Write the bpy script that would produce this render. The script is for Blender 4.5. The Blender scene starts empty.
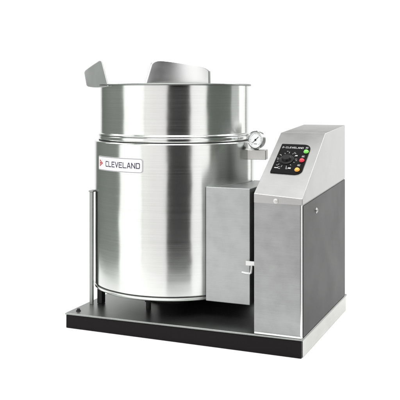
import bpy, bmesh, math, random
from mathutils import Vector, Matrix
random.seed(4)
S = bpy.context.scene
COL = S.collection
PI = math.pi
R = math.radians

# ------------------------------------------------------------------ materials
def newmat(name):
    m = bpy.data.materials.new(name); m.use_nodes = True
    nt = m.node_tree
    return m, nt, nt.nodes['Principled BSDF']

def plain(name, col, rough=.4, metal=0.0, spec=.5, coat=0.0, emit=0.0, grain=0.0, var=0.0, scale=60):
    m, nt, b = newmat(name)
    b.inputs['Base Color'].default_value = (*col, 1)
    b.inputs['Roughness'].default_value = rough
    b.inputs['Metallic'].default_value = metal
    b.inputs['Coat Weight'].default_value = coat
    b.inputs['Specular IOR Level'].default_value = spec
    if emit:
        b.inputs['Emission Color'].default_value = (*col, 1)
        b.inputs['Emission Strength'].default_value = emit
    if var or grain:
        tc = nt.nodes.new('ShaderNodeTexCoord')
        n = nt.nodes.new('ShaderNodeTexNoise'); n.inputs['Scale'].default_value = scale
        n.inputs['Detail'].default_value = 5
        nt.links.new(tc.outputs['Object'], n.inputs['Vector'])
        if var:
            mr = nt.nodes.new('ShaderNodeMapRange')
            mr.inputs['From Min'].default_value = .3; mr.inputs['From Max'].default_value = .7
            mr.inputs['To Min'].default_value = rough - var; mr.inputs['To Max'].default_value = rough + var
            nt.links.new(n.outputs['Fac'], mr.inputs['Value'])
            nt.links.new(mr.outputs['Result'], b.inputs['Roughness'])
        if grain:
            bp = nt.nodes.new('ShaderNodeBump'); bp.inputs['Strength'].default_value = grain
            bp.inputs['Distance'].default_value = .001
            nt.links.new(n.outputs['Fac'], bp.inputs['Height'])
            nt.links.new(bp.outputs['Normal'], b.inputs['Normal'])
    return m

def steel(name, col, rough, streak, aniso=0.0, bump=.04, cloud=2.5, amt=.06, radial=False, sw=1.0, wave=0.0):
    """brushed stainless sheet: fine streaks running along the brushing direction, broad faint clouding"""
    m, nt, b = newmat(name)
    N, L = nt.nodes, nt.links
    b.inputs['Metallic'].default_value = 1
    tc = N.new('ShaderNodeTexCoord')
    mp = N.new('ShaderNodeMapping'); mp.inputs['Scale'].default_value = streak
    L.new(tc.outputs['Object'], mp.inputs['Vector'])
    n1 = N.new('ShaderNodeTexNoise'); n1.inputs['Scale'].default_value = 1; n1.inputs['Detail'].default_value = 4
    n1.inputs['Roughness'].default_value = .7
    L.new(mp.outputs['Vector'], n1.inputs['Vector'])
    n2 = N.new('ShaderNodeTexNoise'); n2.inputs['Scale'].default_value = cloud; n2.inputs['Detail'].default_value = 5
    L.new(tc.outputs['Object'], n2.inputs['Vector'])
    n3 = N.new('ShaderNodeTexNoise'); n3.inputs['Scale'].default_value = 220; n3.inputs['Detail'].default_value = 2
    L.new(tc.outputs['Object'], n3.inputs['Vector'])
    # albedo of the metal itself: slight wear and brushing variation
    mix = N.new('ShaderNodeMix'); mix.data_type = 'RGBA'
    mix.inputs['A'].default_value = (*[c*(1-amt) for c in col], 1)
    mix.inputs['B'].default_value = (*[min(1, c*(1+amt)) for c in col], 1)
    add = N.new('ShaderNodeMath'); add.operation = 'ADD'
    ms = N.new('ShaderNodeMath'); ms.operation = 'MULTIPLY'; ms.inputs[1].default_value = 2-sw
    L.new(n2.outputs['Fac'], ms.inputs[0])
    add.operation = 'MULTIPLY_ADD'; add.inputs[1].default_value = sw
    L.new(n1.outputs['Fac'], add.inputs[0]); L.new(ms.outputs[0], add.inputs[2])
    mr0 = N.new('ShaderNodeMapRange'); mr0.inputs['From Min'].default_value = .75; mr0.inputs['From Max'].default_value = 1.25
    L.new(add.outputs[0], mr0.inputs['Value'])
    L.new(mr0.outputs['Result'], mix.inputs['Factor'])
    L.new(mix.outputs['Result'], b.inputs['Base Color'])
    mr = N.new('ShaderNodeMapRange'); mr.inputs['From Min'].default_value = .8; mr.inputs['From Max'].default_value = 1.2
    mr.inputs['To Min'].default_value = rough*.93; mr.inputs['To Max'].default_value = rough*1.07
    L.new(add.outputs[0], mr.inputs['Value']); L.new(mr.outputs['Result'], b.inputs['Roughness'])
    a2 = N.new('ShaderNodeMath'); a2.operation = 'MULTIPLY_ADD'; a2.inputs[1].default_value = .3
    L.new(n3.outputs['Fac'], a2.inputs[0]); L.new(n1.outputs['Fac'], a2.inputs[2])
    bp = N.new('ShaderNodeBump'); bp.inputs['Strength'].default_value = bump; bp.inputs['Distance'].default_value = .001
    L.new(a2.outputs[0], bp.inputs['Height']); L.new(bp.outputs['Normal'], b.inputs['Normal'])
    if wave:                                   # the rolled sheet is not perfectly true
        n4 = N.new('ShaderNodeTexNoise'); n4.inputs['Scale'].default_value = 5; n4.inputs['Detail'].default_value = 2
        L.new(tc.outputs['Object'], n4.inputs['Vector'])
        b2 = N.new('ShaderNodeBump'); b2.inputs['Strength'].default_value = 1; b2.inputs['Distance'].default_value = wave
        L.new(n4.outputs['Fac'], b2.inputs['Height']); L.new(b2.outputs['Normal'], bp.inputs['Normal'])
    if aniso:
        b.inputs['Anisotropic'].default_value = aniso
        b.inputs['Anisotropic Rotation'].default_value = .25   # grooves run along the tangent
        if radial:
            tg = N.new('ShaderNodeTangent'); tg.direction_type = 'RADIAL'; tg.axis = 'Z'
            L.new(tg.outputs['Tangent'], b.inputs['Tangent'])
    return m

M = {}
M['vessel'] = steel('brushed_steel_vessel', (.65, .665, .645), .205, (1.5, 1.5, 260), .72, .007, 3, .05, True, 1, .0024)
M['sheet'] = steel('brushed_steel_sheet', (.325, .333, .33), .40, (14, 14, 300), 0, .025, 16, .10, False, .7, .001)
M['hood'] = steel('brushed_steel_hood', (.43, .43, .425), .39, (9, 260, 260), 0, .03, 9, .06, False, .6, .001)
M['polished'] = steel('polished_steel_trim', (.66, .67, .66), .2, (30, 30, 30), 0, .03, 6, .04)
M['lip'] = plain('satin_steel_flap', (.80, .805, .80), .42, metal=1.0, var=.03, scale=10)
M['lip_wide'] = plain('satin_steel_wide_flap', (.80, .805, .80), .30, metal=1.0, var=.03, scale=10)
M['deck'] = steel('dull_steel_deck', (.27, .28, .272), .34, (260, 6, 6), 0, .08, 5, .1)
M['cover'] = steel('brushed_steel_cover', (.375, .387, .387), .40, (14, 14, 300), 0, .025, 15, .08, False, .7, .001)
M['post'] = steel('steel_post', (.29, .30, .29), .4, (300, 300, 6), 0, .05, 9, .08)
M['rim'] = steel('shaded_steel_rim', (.24, .25, .24), .34, (6, 6, 200), 0, .05, 9, .1)  # rim steel darkened: its dark reflection is put into the base colour
M['apron'] = steel('brushed_steel_apron', (.62, .625, .60), .4, (4, 4, 300), 0, .08, 9, .08)
M['apron_dark'] = plain('apron_dark', (.006, .0048, .0048), .42, spec=.12, grain=.02, var=.06, scale=90)  # near-black stands in for a dark reflection on the front apron
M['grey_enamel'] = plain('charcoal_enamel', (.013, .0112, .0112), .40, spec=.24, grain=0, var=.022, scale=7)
M['dark'] = plain('dark_cast_iron', (.008, .008, .008), .6, grain=.2, scale=120)
M['gloss_black'] = plain('gloss_black_panel', (.003, .003, .003), .25, spec=.06, var=.05, scale=40)
M['plate'] = plain('white_enamel_plate', (.74, .73, .74), .35, var=.05, scale=30)
M['ink'] = plain('navy_ink', (.035, .032, .06), .5, var=.05)
M['red_ink'] = plain('red_ink', (.45, .03, .035), .5, var=.05)
M['print'] = plain('white_print', (.42, .42, .42), .5, var=.05)
M['green'] = plain('green_lens', (.18, .62, .10), .25, emit=.12, var=.05)
M['red'] = plain('red_lens', (.55, .03, .05), .25, emit=.12, var=.05)
M['amber'] = plain('amber_lens', (.75, .36, .06), .25, emit=.12, var=.05)
M['dial'] = plain('white_gauge_dial', (.82, .84, .84), .4, var=.05)
M['knob'] = plain('black_plastic', (.005, .005, .005), .4, spec=.2, var=.05)
M['floor'] = plain('white_studio_paper', (.86, .86, .86), .9, grain=.05, var=.03, scale=25)

# ------------------------------------------------------------------ mesh helper
# Every coordinate of the appliance is in metres in a frame whose origin is the front right
# foot of the base: x to the right along the front, y to the back, z up.
class MB:
    def __init__(s): s.v = []; s.f = []; s.sm = []
    def add(s, vs, fs, smooth=False):
        o = len(s.v); s.v += [tuple(v) for v in vs]
        for f in fs: s.f.append(tuple(i + o for i in f)); s.sm.append(smooth)
        return s
    def box(s, x0, x1, y0, y1, z0, z1):
        return s.hexa([(x0,y0,z0),(x1,y0,z0),(x1,y1,z0),(x0,y1,z0),(x0,y0,z1),(x1,y0,z1),(x1,y1,z1),(x0,y1,z1)])
    def hexa(s, v):
        return s.add(v, [(0,3,2,1),(4,5,6,7),(0,1,5,4),(1,2,6,5),(2,3,7,6),(3,0,4,7)])
    def prism_x(s, prof, x0, x1):      # prof: (y,z) loop
        n = len(prof)
        vs = [(x0, y, z) for y, z in prof] + [(x1, y, z) for y, z in prof]
        fs = [tuple(range(n)), tuple(range(2*n-1, n-1, -1))] + [(i, i+n, (i+1) % n + n, (i+1) % n) for i in range(n)]
        return s.add(vs, fs)
    def prism_z(s, prof, z0, z1):
        n = len(prof)
        vs = [(x, y, z0) for x, y in prof] + [(x, y, z1) for x, y in prof]
        fs = [tuple(range(n-1, -1, -1)), tuple(range(n, 2*n))] + [(i, (i+1) % n, (i+1) % n + n, i+n) for i in range(n)]
        return s.add(vs, fs)
    def tube(s, pts, rad, n=20, cap=True):
        pts = [Vector(p) for p in pts]; rings = []
        if not isinstance(rad, (list, tuple)): rad = [rad]*len(pts)
        up = None
        for i, p in enumerate(pts):
            d = (pts[min(i+1, len(pts)-1)] - pts[max(i-1, 0)]).normalized()
            if up is None:
                up = Vector((0,0,1)) if abs(d.z) < .9 else Vector((1,0,0))
            a = d.cross(up).normalized(); b = a.cross(d).normalized(); up = b
            rings.append([p + rad[i]*(math.cos(2*PI*k/n)*a + math.sin(2*PI*k/n)*b) for k in range(n)])
        vs = [v for r in rings for v in r]
        fs = [(i*n+k, i*n+(k+1) % n, (i+1)*n+(k+1) % n, (i+1)*n+k) for i in range(len(pts)-1) for k in range(n)]
        s.add(vs, fs, True)
        if cap:
            s.add(rings[0], [tuple(range(n-1, -1, -1))]); s.add(rings[-1], [tuple(range(n))])
        return s
    def lathe(s, prof, n=192, center=(0,0), smooth=True):
        vs = []; fs = []
        for r, z in prof:
            for k in range(n):
                a = 2*PI*k/n; vs.append((center[0]+r*math.cos(a), center[1]+r*math.sin(a), z))
        for i in range(len(prof)-1):
            for k in range(n):
                fs.append((i*n+k, i*n+(k+1) % n, (i+1)*n+(k+1) % n, (i+1)*n+k))
        return s.add(vs, fs, smooth)
    def turned(s, o, axis, prof, n=40):     # lathe about any axis: prof = (radius, height along axis)
        o = Vector(o); q = Vector((0,0,1)).rotation_difference(Vector(axis).normalized())
        vs = []; fs = []
        for r, h in prof:
            for k in range(n):
                a = 2*PI*k/n; vs.append(o + q @ Vector((r*math.cos(a), r*math.sin(a), h)))
        for i in range(len(prof)-1):
            for k in range(n): fs.append((i*n+k, i*n+(k+1) % n, (i+1)*n+(k+1) % n, (i+1)*n+k))
        return s.add(vs, fs, True)
    def build(s, name, m, parent=None, bevel=0, seg=3, origin=None, solid=0, sharp=35):
        me = bpy.data.meshes.new(name)
        if origin is None:
            lo = [min(v[i] for v in s.v) for i in range(3)]; hi = [max(v[i] for v in s.v) for i in range(3)]
            origin = Vector([(a+b)/2 for a, b in zip(lo, hi)])
        origin = Vector(origin)
        me.from_pydata([tuple(Vector(v)-origin) for v in s.v], [], s.f)
        bm = bmesh.new(); bm.from_mesh(me)
        bmesh.ops.remove_doubles(bm, verts=bm.verts, dist=1e-6)
        bmesh.ops.recalc_face_normals(bm, faces=bm.faces)
        lim = R(sharp)
        for f in bm.faces: f.smooth = True
        for e in bm.edges:
            e.smooth = not (len(e.link_faces) == 2 and e.calc_face_angle(0) > lim)
        bm.to_mesh(me); bm.free()
        me.materials.append(M[m])
        o = bpy.data.objects.new(name, me); COL.objects.link(o)
        o.parent = parent
        po = Vector(parent['_o']) if parent is not None else Vector((0,0,0))
        o.location = origin - po
        o['_o'] = tuple(origin)
        if solid:
            md = o.modifiers.new('solidify', 'SOLIDIFY'); md.thickness = solid; md.offset = 0
        if bevel:
            md = o.modifiers.new('bevel', 'BEVEL'); md.width = bevel; md.segments = seg
            md.limit_method = 'ANGLE'; md.angle_limit = R(30); md.harden_normals = True
        return o

# lettering drawn as strokes
GLYPH = {
 'C': [[(1,1),(.15,1),(0,.85),(0,.15),(.15,0),(1,0)]],
 'L': [[(0,1),(0,0),(1,0)]],
 'E': [[(1,1),(0,1),(0,0),(1,0)], [(0,.52),(.85,.52)]],
 'V': [[(0,1),(.5,0),(1,1)]],
 'A': [[(0,0),(.42,1),(.58,1),(1,0)], [(.2,.3),(.8,.3)]],
 'N': [[(0,0),(0,1),(1,0),(1,1)]],
 'D': [[(0,0),(0,1),(.85,1),(1,.85),(1,.15),(.85,0),(0,0)]],
}
def strokes(mb, lines, w, place, step=.004, lift=0.0):
    """thick polylines; place(x, y, h) maps flat metres and a lift to the surface"""
    k = 0
    for ln in lines:
        for (x0, y0), (x1, y1) in zip(ln[:-1], ln[1:]):
            L = math.hypot(x1-x0, y1-y0)
            if L < 1e-9: continue
            dx, dy = (x1-x0)/L, (y1-y0)/L
            x0e, y0e, x1e, y1e = x0-dx*w/2, y0-dy*w/2, x1+dx*w/2, y1+dy*w/2
            n = max(1, int((L+w)/step)); vs = []; fs = []
            h = lift + (k % 8)*2e-5; k += 1
            for i in range(n+1):
                t = i/n; x = x0e+(x1e-x0e)*t; y = y0e+(y1e-y0e)*t
                vs.append(place(x-dy*w/2, y+dx*w/2, h)); vs.append(place(x+dy*w/2, y-dx*w/2, h))
            for i in range(n): fs.append((2*i, 2*i+1, 2*i+3, 2*i+2))
            mb.add(vs, fs)
def word(txt, x, y, cw, ch, gap):
    out = []
    for c in txt:
        for ln in GLYPH[c]: out.append([(x+a*cw, y+b*ch) for a, b in ln])
        x += cw+gap
    return out
def round_rect(x0, x1, y0, y1, r, n=6):     # r = radii at (x0y0, x1y0, x1y1, x0y1)
    pts = []
    for (cx, cy, rr, a0) in ((x0+r[0], y0+r[0], r[0], PI), (x1-r[1], y0+r[1], r[1], 1.5*PI), (x1-r[2], y1-r[2], r[2], 0), (x0+r[3], y1-r[3], r[3], .5*PI)):
        for k in range(n+1):
            a = a0+.5*PI*k/n; pts.append((cx+rr*math.cos(a), cy+rr*math.sin(a)))
    return pts

# ------------------------------------------------------------------ the appliance
BW, BD = 1.1385, .815                      # base width and depth
K = (-.7865, .4484)                        # kettle axis
root = bpy.data.objects.new('tilting_steam_kettle', None); COL.objects.link(root)
ORG = Vector((-BW/2, BD/2, 0)); root['_o'] = tuple(ORG)
ROT = Matrix.Rotation(R(-23), 4, 'Z')
CORNER = Vector((.42075, 3.3, 0))
root.rotation_euler = (0, 0, R(-23)); root.location = CORNER + ROT @ ORG
root['label'] = 'stainless steel tilting steam kettle with round vessel, control console and flat rectangular base'
root['category'] = 'steam kettle'

# --- base: deck plate, front apron with a dark reflection as its colour, steel side aprons
zl, zr = .070, .0815                       # the deck drains slightly towards the left
def dz(x): return zr + (zl-zr)*(-x/BW)
b = MB(); e = .004
b.hexa([(-BW-e,-e,zl-.009),(e,-e,zr-.009),(e,BD+e,zr-.009),(-BW-e,BD+e,zl-.009),(-BW-e,-e,zl),(e,-e,zr),(e,BD+e,zr),(-BW-e,BD+e,zl)])
deck = b.build('base_deck', 'deck', root, bevel=.004, seg=4)
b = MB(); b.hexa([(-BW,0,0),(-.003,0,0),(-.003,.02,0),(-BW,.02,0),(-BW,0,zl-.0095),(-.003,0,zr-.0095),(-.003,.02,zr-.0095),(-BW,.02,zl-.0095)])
fa = b.build('front_apron', 'apron_dark', root, bevel=.003); fa['label'] = 'front apron of the base, dark reflection put into its colour'
b = MB(); b.box(-.016, 0, .021, BD, 0, zr-.0095)
b.build('side_apron', 'apron', root, bevel=.003)
b = MB(); b.box(-BW, -BW+.016, .021, BD, 0, zl-.0095); b.build('side_apron', 'apron', root, bevel=.003)
b = MB(); b.box(-BW+.0165, -.0165, BD-.018, BD-.001, 0, zl-.0095); b.build('rear_apron', 'apron_dark', root, bevel=.003)
b = MB(); b.box(-.018, .0055, -.0055, .004, zr-.006, zr+.0035)      # bright trim along the console foot
b = MB(); b.turned((-1.0996,.047,dz(-1.1)), (0,0,1), [(.013,0),(.013,.003),(.0085,.0035),(.0085,.010),(.007,.0115),(0,.0115)], 6)
b.build('bolt', 'dark', deck, sharp=20)

# --- kettle vessel
Rl, Ru = .400, .3725
prof = [(0,.132),(.18,.134),(.30,.139),(.36,.145),(.386,.150),(.398,.154),(.4025,.159),(.4025,.168),(.3985,.1695),(.3965,.171),(.3965,.173),(.3985,.1745),(Rl,.1765),(Rl,.178),
        (Rl,.20),(Rl,.35),(Rl,.50),(Rl,.65),(Rl,.80),(Rl,.858),(Rl,.8595),(.4003,.8600),(.4000,.8625),(.3975,.8650),(.392,.8668),(.384,.8672),(.366,.8674),(.366,.8728),(.3778,.8730),(.379,.8745),(.3793,.880),(.3793,.886),
        (.3793,.889),(.3765,.8915),(.3765,.8930),(.3795,.8945),(.3795,.8985),(.3762,.9015),(.3735,.9035),
        (Ru,.9045),(Ru,.906),(Ru,1.0),(Ru,1.08),(Ru,1.1355),(.369,1.1355),
        (.368,1.134),(.368,1.1),(.368,.75),(.368,.45),(.35,.34),(.30,.27),(.2,.22),(.1,.205),(0,.2)]
b = MB(); b.lathe(prof, 256, K)
vessel = b.build('kettle_vessel', 'vessel', root, origin=(K[0], K[1], .6), sharp=50)

b = MB()
b.lathe([(.3732,1.1335),(.3815,1.1338),(.3838,1.1352),(.3844,1.138),(.3838,1.1412),(.3818,1.1425),(.375,1.1428),(.369,1.1420),(.3672,1.139),(.3672,1.1365),(.3732,1.1361),(.3732,1.1335)], 256, K)
b.build('rim_ring', 'rim', vessel, origin=(K[0], K[1], 1.138), sharp=60)

for (r0, r1, z0, z1) in ((.366,.3772,.8676,.8704), (.372,.3768,.8915,.8928), (.392,.3978,.1708,.1732)):  # dark rings added in the grooves, standing in for their shade
    b = MB(); b.lathe([(r0,z0),(r1,z0),(r1,z1),(r0,z1),(r0,z0)], 256, K)
    b.build('groove_shade_ring', 'dark', vessel, origin=(K[0], K[1], z0))

def kpt(psi, r, z): return (K[0]+r*math.sin(psi), K[1]-r*math.cos(psi), z)   # psi from the front, positive to the right

# --- name plate wrapped on the vessel
P0, P1, PZ0, PZ1 = R(-39.5), R(3.8), .7325, .7985
PLW = (P1-P0)*Rl
def on_wall(x, y, h): return kpt(P0 + x/Rl, Rl+.0012+h, PZ0+y)
def patch(outline, place, lift, thick, nx=40):
    """solid plate of a given outline (convex in x) laid on a curved surface"""
    xs = sorted(set([round(p[0], 6) for p in outline] + [min(p[0] for p in outline)+(max(p[0] for p in outline)-min(p[0] for p in outline))*i/nx for i in range(nx+1)]))
    lo_, hi_ = min(p[0] for p in outline), max(p[0] for p in outline)
    def span(x):
        x = min(max(x, lo_), hi_)
        ys = []
        n = len(outline)
        for i in range(n):
            (xa, ya), (xb, yb) = outline[i], outline[(i+1) % n]
            if min(xa, xb)-1e-9 <= x <= max(xa, xb)+1e-9:
                if abs(xb-xa) < 1e-9: ys += [ya, yb]
                else: ys.append(ya+(yb-ya)*(x-xa)/(xb-xa))
        return min(ys), max(ys)
    mb = MB(); vs = []; fs = []
    for x in xs:
        y0, y1 = span(x)
        vs += [place(x, y0, lift), place(x, y1, lift), place(x, y0, lift+thick), place(x, y1, lift+thick)]
    for i in range(len(xs)-1):
        a, c = 4*i, 4*i+4
        fs += [(a+2, c+2, c+3, a+3), (a, a+1, c+1, c), (a, c, c+2, a+2), (a+1, a+3, c+3, c+1)]
    fs += [(0,2,3,1), (len(vs)-4, len(vs)-3, len(vs)-1, len(vs)-2)]
    mb.add(vs, fs); return mb
PH = PZ1-PZ0
plate = patch(round_rect(0, PLW, 0, PH, (.006,.012,.012,.006)), on_wall, 0, .002).build('name_plate', 'plate', root)
b = MB()
o = round_rect(.0022, PLW-.0022, .0022, PH-.0022, (.005,.0105,.0105,.005), 8)
strokes(b, [o+[o[0]]], .0016, on_wall, .006, .0023)
b.build('border_line', 'ink', plate)
b = MB()
strokes(b, word('CLEVELAND', .077, .0215, .0168, .0225, .0073), .0040, on_wall, .005, .0024)
b.build('lettering', 'ink', plate)
b = MB()
strokes(b, [[(.019,.020),(.019,.047),(.046,.0335),(.019,.020)]], .0042, on_wall, .005, .0024)
strokes(b, [[(.025,.0335),(.032,.0335)]], .006, on_wall, .005, .0024)
b.build('emblem', 'red_ink', plate)

# --- flaps on the rim: curved sheet-metal plates with rounded corners
def flap(name, bot, top, outline, label, mat='lip'):
    """bot/top: three points each (quadratic curves); outline in the unit square"""
    bot = [Vector(p) for p in bot]; top = [Vector(p) for p in top]
    def q(c, t): return c[0]*(1-t)*(1-2*t) + c[1]*4*t*(1-t) + c[2]*t*(2*t-1)
    mid = Vector((.5,.5)); rings = 14
    vs = []; fs = []; n = len(outline)
    def S3(u, v):
        p = q(bot, u)*(1-v) + q(top, u)*v
        return p
    for r in range(rings+1):
        for (x, y) in outline:
            k = r/rings; vs.append(S3(mid.x+(x-mid.x)*k, mid.y+(y-mid.y)*k))
    for r in range(1, rings):
        for k in range(n): fs.append((r*n+k, r*n+(k+1) % n, (r+1)*n+(k+1) % n, (r+1)*n+k))
    for k in range(n): fs.append((0, n+k, n+(k+1) % n))
    inv = ROT.inverted()
    mb = MB(); mb.add([inv @ (Vector(v)-CORNER) for v in vs], fs, True)
    ob = mb.build(name, mat, vessel, solid=.004, sharp=60)
    ob['label'] = label
    return ob
def rr(n=10, r=(.04,.04,.12,.12)):
    pts = []
    base = round_rect(0, 1, 0, 1, r, n)
    out = []
    for i, p in enumerate(base):
        c = base[(i+1) % len(base)]; d = math.hypot(c[0]-p[0], c[1]-p[1]); k = max(1, int(d/.06))
        for j in range(k): out.append((p[0]+(c[0]-p[0])*j/k, p[1]+(c[1]-p[1])*j/k))
    return out
flap('rim_flap', [(-.262,3.676,1.118),(-.107,3.694,1.118),(.049,3.744,1.118)], [(-.220,3.672,1.251),(-.092,3.690,1.238),(.047,3.742,1.210)], rr(10,(.02,.02,.11,.16)),
     'wide curved steel flap rising from the front of the rim', 'lip_wide')
flap('rim_flap', [(-.434,3.795,1.132),(-.505,3.93,1.126),(-.572,4.05,1.134)], [(-.464,3.775,1.258),(-.524,3.90,1.234),(-.586,4.055,1.209)], rr(10,(.02,.10,.12,.10)),
     'small steel flap leaning out at the left of the rim')

# --- supports beside and under the vessel, and an added reflection blocker
b = MB(); zt = .617; xp, yp = -1.1135, .170
b.prism_z([(xp,yp),(xp+.0175,yp),(xp+.0175,yp+.004),(xp+.004,yp+.004),(xp+.004,yp+.034),(xp,yp+.034)], dz(xp)+.0006, zt)
post = b.build('support_post', 'post', root, bevel=.0012, seg=2)
b = MB(); b.box(xp-.003, xp+.0205, yp-.003, yp+.037, zt+.0005, zt+.0085)
b.build('post_cap', 'post', post, bevel=.002)
b = MB(); b.box(-1.088,-1.062,.20,.235,dz(-1.07)+.0006,.165); b.box(-1.088,-1.0,.2352,.262,.150,.170)
b.build('vessel_foot', 'dark', root, bevel=.002)
b = MB(); b.tube([(-.8116,.208,dz(-.81)+.0005),(-.8116,.208,.141)], .012, 24); b.tube([(-.8116,.208,.105),(-.8116,.208,.124)], .017, 6)
b.build('drain_pipe', 'dark', root)
b = MB(); b.turned((K[0],K[1],dz(K[0])+.0005), (0,0,1), [(0,0),(.13,0),(.13,.012),(.085,.016),(.085,.0615),(0,.0615)], 48)
b.build('pedestal', 'dark', root)

b = MB(); b.hexa([(-.80,.56,dz(-.80)+.0005),(-.209-.001,.56,dz(-.209)+.0005),(-.209-.001,.80,dz(-.209)+.0005),(-.80,.80,dz(-.80)+.0005),(-.80,.56,.128),(-.209-.001,.56,.128),(-.209-.001,.80,.128),(-.80,.80,.128)])
b.build('deck_reflection_block', 'dark', root, bevel=.003)  # added dark box that keeps the white backdrop out of the deck's reflection

# --- console
CX = -.209; CDp = .78
zs0, zs1 = .634, .671                       # sloping seam between cabinet and hood
def zb(x): return dz(x)+.0005
b = MB()
gp = -.003
loop = [(CX,0),(-.0070,0),(0,.0053),(0,CDp),(CX,CDp)]
zt_ = lambda y: zs0+(zs1-zs0)*y/CDp-gp
vs = [(x,y,zb(x)) for x, y in loop] + [(x,y,zt_(y)) for x, y in loop]; m5 = len(loop)
b.add(vs, [tuple(range(m5-1,-1,-1)), tuple(range(m5,2*m5))] + [(i,(i+1) % m5,(i+1) % m5+m5,i+m5) for i in range(m5)])
cab = b.build('console_cabinet', 'sheet', root, bevel=.0012, seg=2)
b = MB(); b.prism_z([(-.0074,.0008),(-.0074,-.0008),(-.0065,-.0006),(.0007,.0049),(.0008,.0058),(-.0008,.0058)], zb(0)+.0004, zs0-.0012)  # bright angled strip added to give the corner its highlight
b.build('corner_highlight_strip', 'polished', cab)
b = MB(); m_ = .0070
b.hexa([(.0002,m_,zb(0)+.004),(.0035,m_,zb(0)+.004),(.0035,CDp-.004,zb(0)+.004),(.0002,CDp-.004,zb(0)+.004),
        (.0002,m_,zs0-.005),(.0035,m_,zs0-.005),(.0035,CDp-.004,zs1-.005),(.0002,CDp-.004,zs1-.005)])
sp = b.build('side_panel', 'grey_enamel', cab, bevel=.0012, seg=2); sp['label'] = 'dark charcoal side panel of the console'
def screw(o, ax, par, r=.0075):
    b = MB(); b.turned(o, ax, [(r*1.5,0),(r*1.5,.0012),(r,.0016),(r,.004),(r*.8,.0055),(r*.35,.006),(r*.3,.0042),(0,.0042)], 24)
    return b.build('screw', 'apron', par)
screw((.0036,.218,.584), (1,0,0), cab, .0085)
b = MB(); b.box(CX+.002, -.002, -.0045, -.0003, zb(0)+.0008, zb(0)+.0085)
b.build('foot_trim', 'polished', cab, bevel=.0012)

# hood with sloping front
b = MB(); h = .0008
def zcr(x): return .660 + .013*(-x/.209)             # the crease climbs slightly to the left
ns = 12; secs = []
for i in range(ns+1):
    x = CX-h+(-CX+2*h+.0015)*i/ns
    secs += [(x,-h,zs0),(x,-h,zcr(x)),(x,.384,.913),(x,CDp+h,.938),(x,CDp+h,zs1)]
fs = [(4,3,2,1,0), tuple(5*ns+k for k in range(5))]
for i in range(ns): fs += [(5*i+k, 5*i+(k+1) % 5, 5*i+5+(k+1) % 5, 5*i+5+k) for k in range(5)]
b.add(secs, fs)
hood = b.build('console_hood', 'hood', root, bevel=.0025, seg=3)
screw((-.112,-h-.0002,.646), (0,-1,0), hood)

# dark bearing housing between console and vessel
b = MB(); b.box(-.285, CX-.0005, .215, .60, .10, .655)
b.build('bearing_housing', 'dark', root, bevel=.004)

# trunnion cover: box hugging the vessel
arc = []
xr, yf = -.286, .167
a0 = math.atan2(-.501+.7865-.0, .4484-yf)   # angle from the front where the cover meets the wall
for i in range(25):
    ps = a0 + (R(100)-a0)*i/24
    arc.append((K[0]+(Rl+.0035)*math.sin(ps), K[1]-(Rl+.0035)*math.cos(ps)))
pl = [(xr, yf)] + [(xr, arc[-1][1])] + arc[::-1]
pl = [p for p in pl]
b = MB(); b.prism_z(pl, .151, .671)
cover = b.build('trunnion_cover', 'cover', root, bevel=.003, seg=3)
b = MB()
b.box(-.300,-.246,.150,.1665,.332,.352)
b.tube([(-.270,.146,.334),(-.270,.143,.318),(-.271,.140,.303),(-.275,.138,.299),(-.295,.134,.301),(-.312,.132,.304)], [.006,.006,.0058,.0055,.005,.0048], 14)
b.build('latch', 'polished', cover, bevel=.0015, seg=2)

# --- control panel on the hood slope
HL = math.hypot(.384,.253); sy, sz = .384/HL, .253/HL
def on_slope(x, a, hh):
    p = a/HL; z0 = zcr(x)
    return (x, .384*p - sz*(hh+h*.55+.0006), z0+(.913-z0)*p + sy*(hh+h*.55+.0006))
SN = (0, -sz, sy)
panel = patch(round_rect(-.1787,-.0400,.1495,.3665,(.004,.034,.034,.004), 8), on_slope, .0, .0022, 30).build('control_panel', 'gloss_black', root)
b = MB(); b.turned(on_slope(-.128,.249,.0023), SN, [(.033,0),(.033,.002),(.030,.004),(.022,.005),(.019,.014),(.017,.0155),(0,.0155)], 48)
b.build('dial_knob', 'knob', panel)
b = MB(); marks = []
for i in range(13):                          # scale strokes round the knob
    a = R(-75+i*27.5)
    r0, r1 = .0375, .0425 + (.0035 if i % 3 == 0 else 0)
    marks.append([(-.128+r0*math.cos(a), .249+r0*1.25*math.sin(a)), (-.128+r1*math.cos(a), .249+r1*1.25*math.sin(a))])
strokes(b, marks, .0019, on_slope, .02, .0026)
for (x, a, w_, hh) in ((-.1600,.186,.011,.006), (-.1455,.181,.006,.0028), (-.1500,.193,.007,.0024), (-.1010,.189,.0035,.009), (-.1130,.183,.006,.0030), (-.1150,.190,.004,.0024),
                       (-.1610,.205,.006,.0024), (-.1000,.297,.006,.0026), (-.1040,.304,.004,.0022), (-.0910,.281,.003,.008), (-.1380,.310,.005,.0024), (-.1650,.283,.005,.0024), (-.1680,.247,.004,.0024), (-.0830,.245,.0045,.0024)):
    strokes(b, [[(x-w_/2,a),(x+w_/2,a)]], hh, on_slope, .02, .0026)
b.build('dial_scale', 'print', panel)
b = MB()
strokes(b, word('CLEVELAND', -.1535, .334, .0066, .0105, .0027), .0019, on_slope, .02, .0026)
strokes(b, [[(-.1685,.333),(-.1685,.346),(-.1605,.3395),(-.1685,.333)]], .0018, on_slope, .02, .0026)
b.build('lettering', 'print', panel)
for (x, a) in ((-.0555,.3425), (-.0585,.2775), (-.0635,.2135)):
    b = MB()
    for j in range(3):
        strokes(b, [[(x-.006,a-.004+j*.0042),(x+.005-(.003 if j == 1 else 0),a-.004+j*.0042)]], .0020, on_slope, .02, .0026)
    b.build('symbol', 'print', panel)
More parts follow.
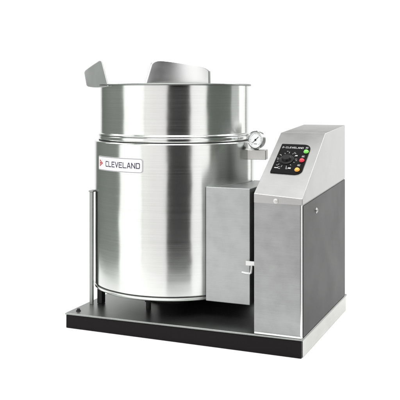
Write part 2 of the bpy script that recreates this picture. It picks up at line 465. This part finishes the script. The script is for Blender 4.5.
for (x, a, c, nm) in ((-.0535,.3115,'green','green'), (-.0585,.247,'red','red'), (-.0635,.1795,'amber','amber')):
    b = MB(); b.turned(on_slope(x,a,.0023), SN, [(.0115,0),(.0115,.003),(.0100,.0035),(.0098,.006),(.008,.0085),(.004,.010),(0,.0103)], 32)
    o = b.build('pilot_light', c, panel); o['label'] = nm + ' pilot light on the control panel'

# --- pressure gauge on its block
W = lambda x, y, z: ROT.inverted() @ (Vector((x, y, z))-CORNER)
b = MB()
c0 = W(.268,3.85,.803)
q = Matrix.Rotation(R(23-16), 4, 'Z')
def blk(x0,x1,y0,y1,z0,z1):
    cs = [(x0,y0,z0),(x1,y0,z0),(x1,y1,z0),(x0,y1,z0),(x0,y0,z1),(x1,y0,z1),(x1,y1,z1),(x0,y1,z1)]
    return [c0 + q @ Vector(c) for c in cs]
b.hexa(blk(-.054,.054,-.022,.030,-.024,.025))
gb = b.build('gauge_block', 'apron', root, bevel=.004)
gc = W(.265,3.80,.876); gn = (q @ Vector((-.42,-.90,.05))).normalized()
b = MB(); b.turned(gc - gn*.016, gn, [(0,-.014),(.032,-.014),(.0405,-.008),(.0405,.010),(.0445,.012),(.0445,.020),(.0425,.0225),(.039,.0225),(.0375,.019)], 56)
gauge = b.build('pressure_gauge', 'polished', root)
b = MB(); b.tube([c0+Vector((0,0,.0255)), gc-gn*.014+Vector((0,0,-.036))], .010, 20)
b.build('gauge_stem', 'dark', gauge)
b = MB(); b.turned(gc - gn*.016, gn, [(0,.0175),(.0385,.0175)], 56)
b.build('dial_face', 'dial', gauge)
gx = Vector((0,0,1)).cross(gn).normalized(); gy = gn.cross(gx).normalized()
def on_dial(x, y, hh): return gc - gn*.016 + gx*x + gy*y + gn*(.0180+hh)
b = MB(); tk = []
for i in range(19):
    a = R(225-i*15); r0 = .0275 if i % 3 == 0 else .0295
    tk.append([(r0*math.cos(a), r0*math.sin(a)), (.0325*math.cos(a), .0325*math.sin(a))])
strokes(b, tk, .0014, on_dial, .02, 0)
strokes(b, [[(-.021,-.012),(-.014,-.014)], [(-.008,-.019),(.008,-.019)]], .0022, on_dial, .02, 0)
b.build('dial_scale', 'ink', gauge)
b = MB(); strokes(b, [[(-.012,-.010),(.016,.014)]], .0026, on_dial, .02, .0008)
b.turned(on_dial(0,0,.0002), gn, [(.0045,0),(.0045,.002),(0,.0022)], 20)
b.build('needle', 'knob', gauge)

for o in list(COL.objects):
    if '_o' in o: del o['_o']

# ------------------------------------------------------------------ floor
n = 40
b = MB(); X0, X1, Y0, Y1 = -1.5, 1.5, 2.72, 5.4
vs = [(X0+(X1-X0)*i/n, Y0+(Y1-Y0)*j/n, 0) for j in range(n+1) for i in range(n+1)]
fs = [(j*(n+1)+i, j*(n+1)+i+1, (j+1)*(n+1)+i+1, (j+1)*(n+1)+i) for j in range(n) for i in range(n)]
b.add(vs, fs); fl = b.build('floor', 'floor'); fl['kind'] = 'structure'; del fl['_o']
fl.location.z = -.0005

# ------------------------------------------------------------------ studio light
def softbox(name, loc, target, w, hgt, L, col=(1,1,1)):
    d = bpy.data.lights.new(name, 'AREA'); d.shape = 'RECTANGLE'; d.size = w; d.size_y = hgt
    d.energy = L*PI*w*hgt; d.color = col
    o = bpy.data.objects.new(name, d); COL.objects.link(o)
    o.location = loc; o.rotation_euler = (Vector(target)-Vector(loc)).to_track_quat('-Z', 'Y').to_euler()
    return o
kc = Vector((-.128, 4.02, .6))
def around(az, dist, z): return (kc.x+math.sin(R(az))*dist, kc.y-math.cos(R(az))*dist, z)
softbox('softbox_left', around(-58, 2.6, .75), (kc.x, kc.y, .75), 1.62, 3.2, 1.36, (1,.99,.995))
softbox('softbox_front_left', around(-24, 2.6, .75), (kc.x, kc.y, .75), 1.50, 3.2, 1.12, (1,.965,.975))
softbox('softbox_right', around(35.5, 2.6, .75), (kc.x, kc.y, .75), 1.12, 3.2, 1.32, (1,.985,.99))
softbox('softbox_right_side', around(106, 2.4, .75), (kc.x, kc.y, .75), 1.3, 3.0, .5)
softbox('softbox_right_back', (2.1, 5.44, .8), (.5, 3.6, .7), 1.0, 2.4, 1.25, (1,.98,.98))
softbox('softbox_top', (0, 4.9, 3.4), (0, 4.8, 0), 3.4, 2.6, 1.5)
softbox('floor_fill_front', (0, 1.9, 3.4), (0, 3.1, 0), 4.2, 2.2, 5.4)  # unseen fill lamp added to whiten the front floor and clear its shadow
for sx in (-1, 1):
    softbox('floor_fill_side', (3.0*sx, 5.0, 3.2), (.9*sx, 4.8, 0), 1.6, 2.0, 8)  # unseen fill lamps added to whiten the rear of the floor

w = bpy.data.worlds.new('World'); S.world = w; w.use_nodes = True
nt = w.node_tree; bg = nt.nodes['Background']
tc = nt.nodes.new('ShaderNodeTexCoord')
def level(direction, lo, hi, a, b):      # blend from a to b as the direction turns towards the given one
    dt = nt.nodes.new('ShaderNodeVectorMath'); dt.operation = 'DOT_PRODUCT'; dt.inputs[1].default_value = Vector(direction).normalized()
    nt.links.new(tc.outputs['Generated'], dt.inputs[0])
    mr = nt.nodes.new('ShaderNodeMapRange'); mr.interpolation_type = 'SMOOTHSTEP'
    mr.inputs['From Min'].default_value = lo; mr.inputs['From Max'].default_value = hi
    nt.links.new(dt.outputs['Value'], mr.inputs['Value'])
    mx = nt.nodes.new('ShaderNodeMix'); mx.data_type = 'RGBA'
    nt.links.new(mr.outputs['Result'], mx.inputs['Factor'])
    for k, c in (('A', a), ('B', b)):
        if isinstance(c, tuple): mx.inputs[k].default_value = (*c, 1)
        else: nt.links.new(c, mx.inputs[k])
    return mx.outputs['Result']
walls = level((-.9, -.43, 0), 0, .8, (.17, .185, .17), (.27, .295, .268))
room = level((0, -1, 0), .55, .9, walls, (.014, .0135, .0135))      # dark studio in front, grey side walls
env = level((0, 1, 0), .795, .88, room, (1.1, 1.1, 1.1))                  # white backdrop behind
nt.links.new(env, bg.inputs['Color']); bg.inputs['Strength'].default_value = 1

# ------------------------------------------------------------------ camera: level, with the lens shifted down
cd = bpy.data.cameras.new('camera'); cam = bpy.data.objects.new('camera', cd); COL.objects.link(cam)
cam.location = (0, 0, 1.089); cam.rotation_euler = (R(90), 0, 0)
cd.sensor_width = 36; cd.lens = 72; cd.shift_y = -.2625; cd.clip_end = 100
S.camera = cam
S.view_settings.view_transform = 'Standard'; S.view_settings.look = 'None'
S.view_settings.exposure = 0; S.view_settings.gamma = 1; S.view_settings.use_curve_mapping = False
S.cycles.use_denoising = True
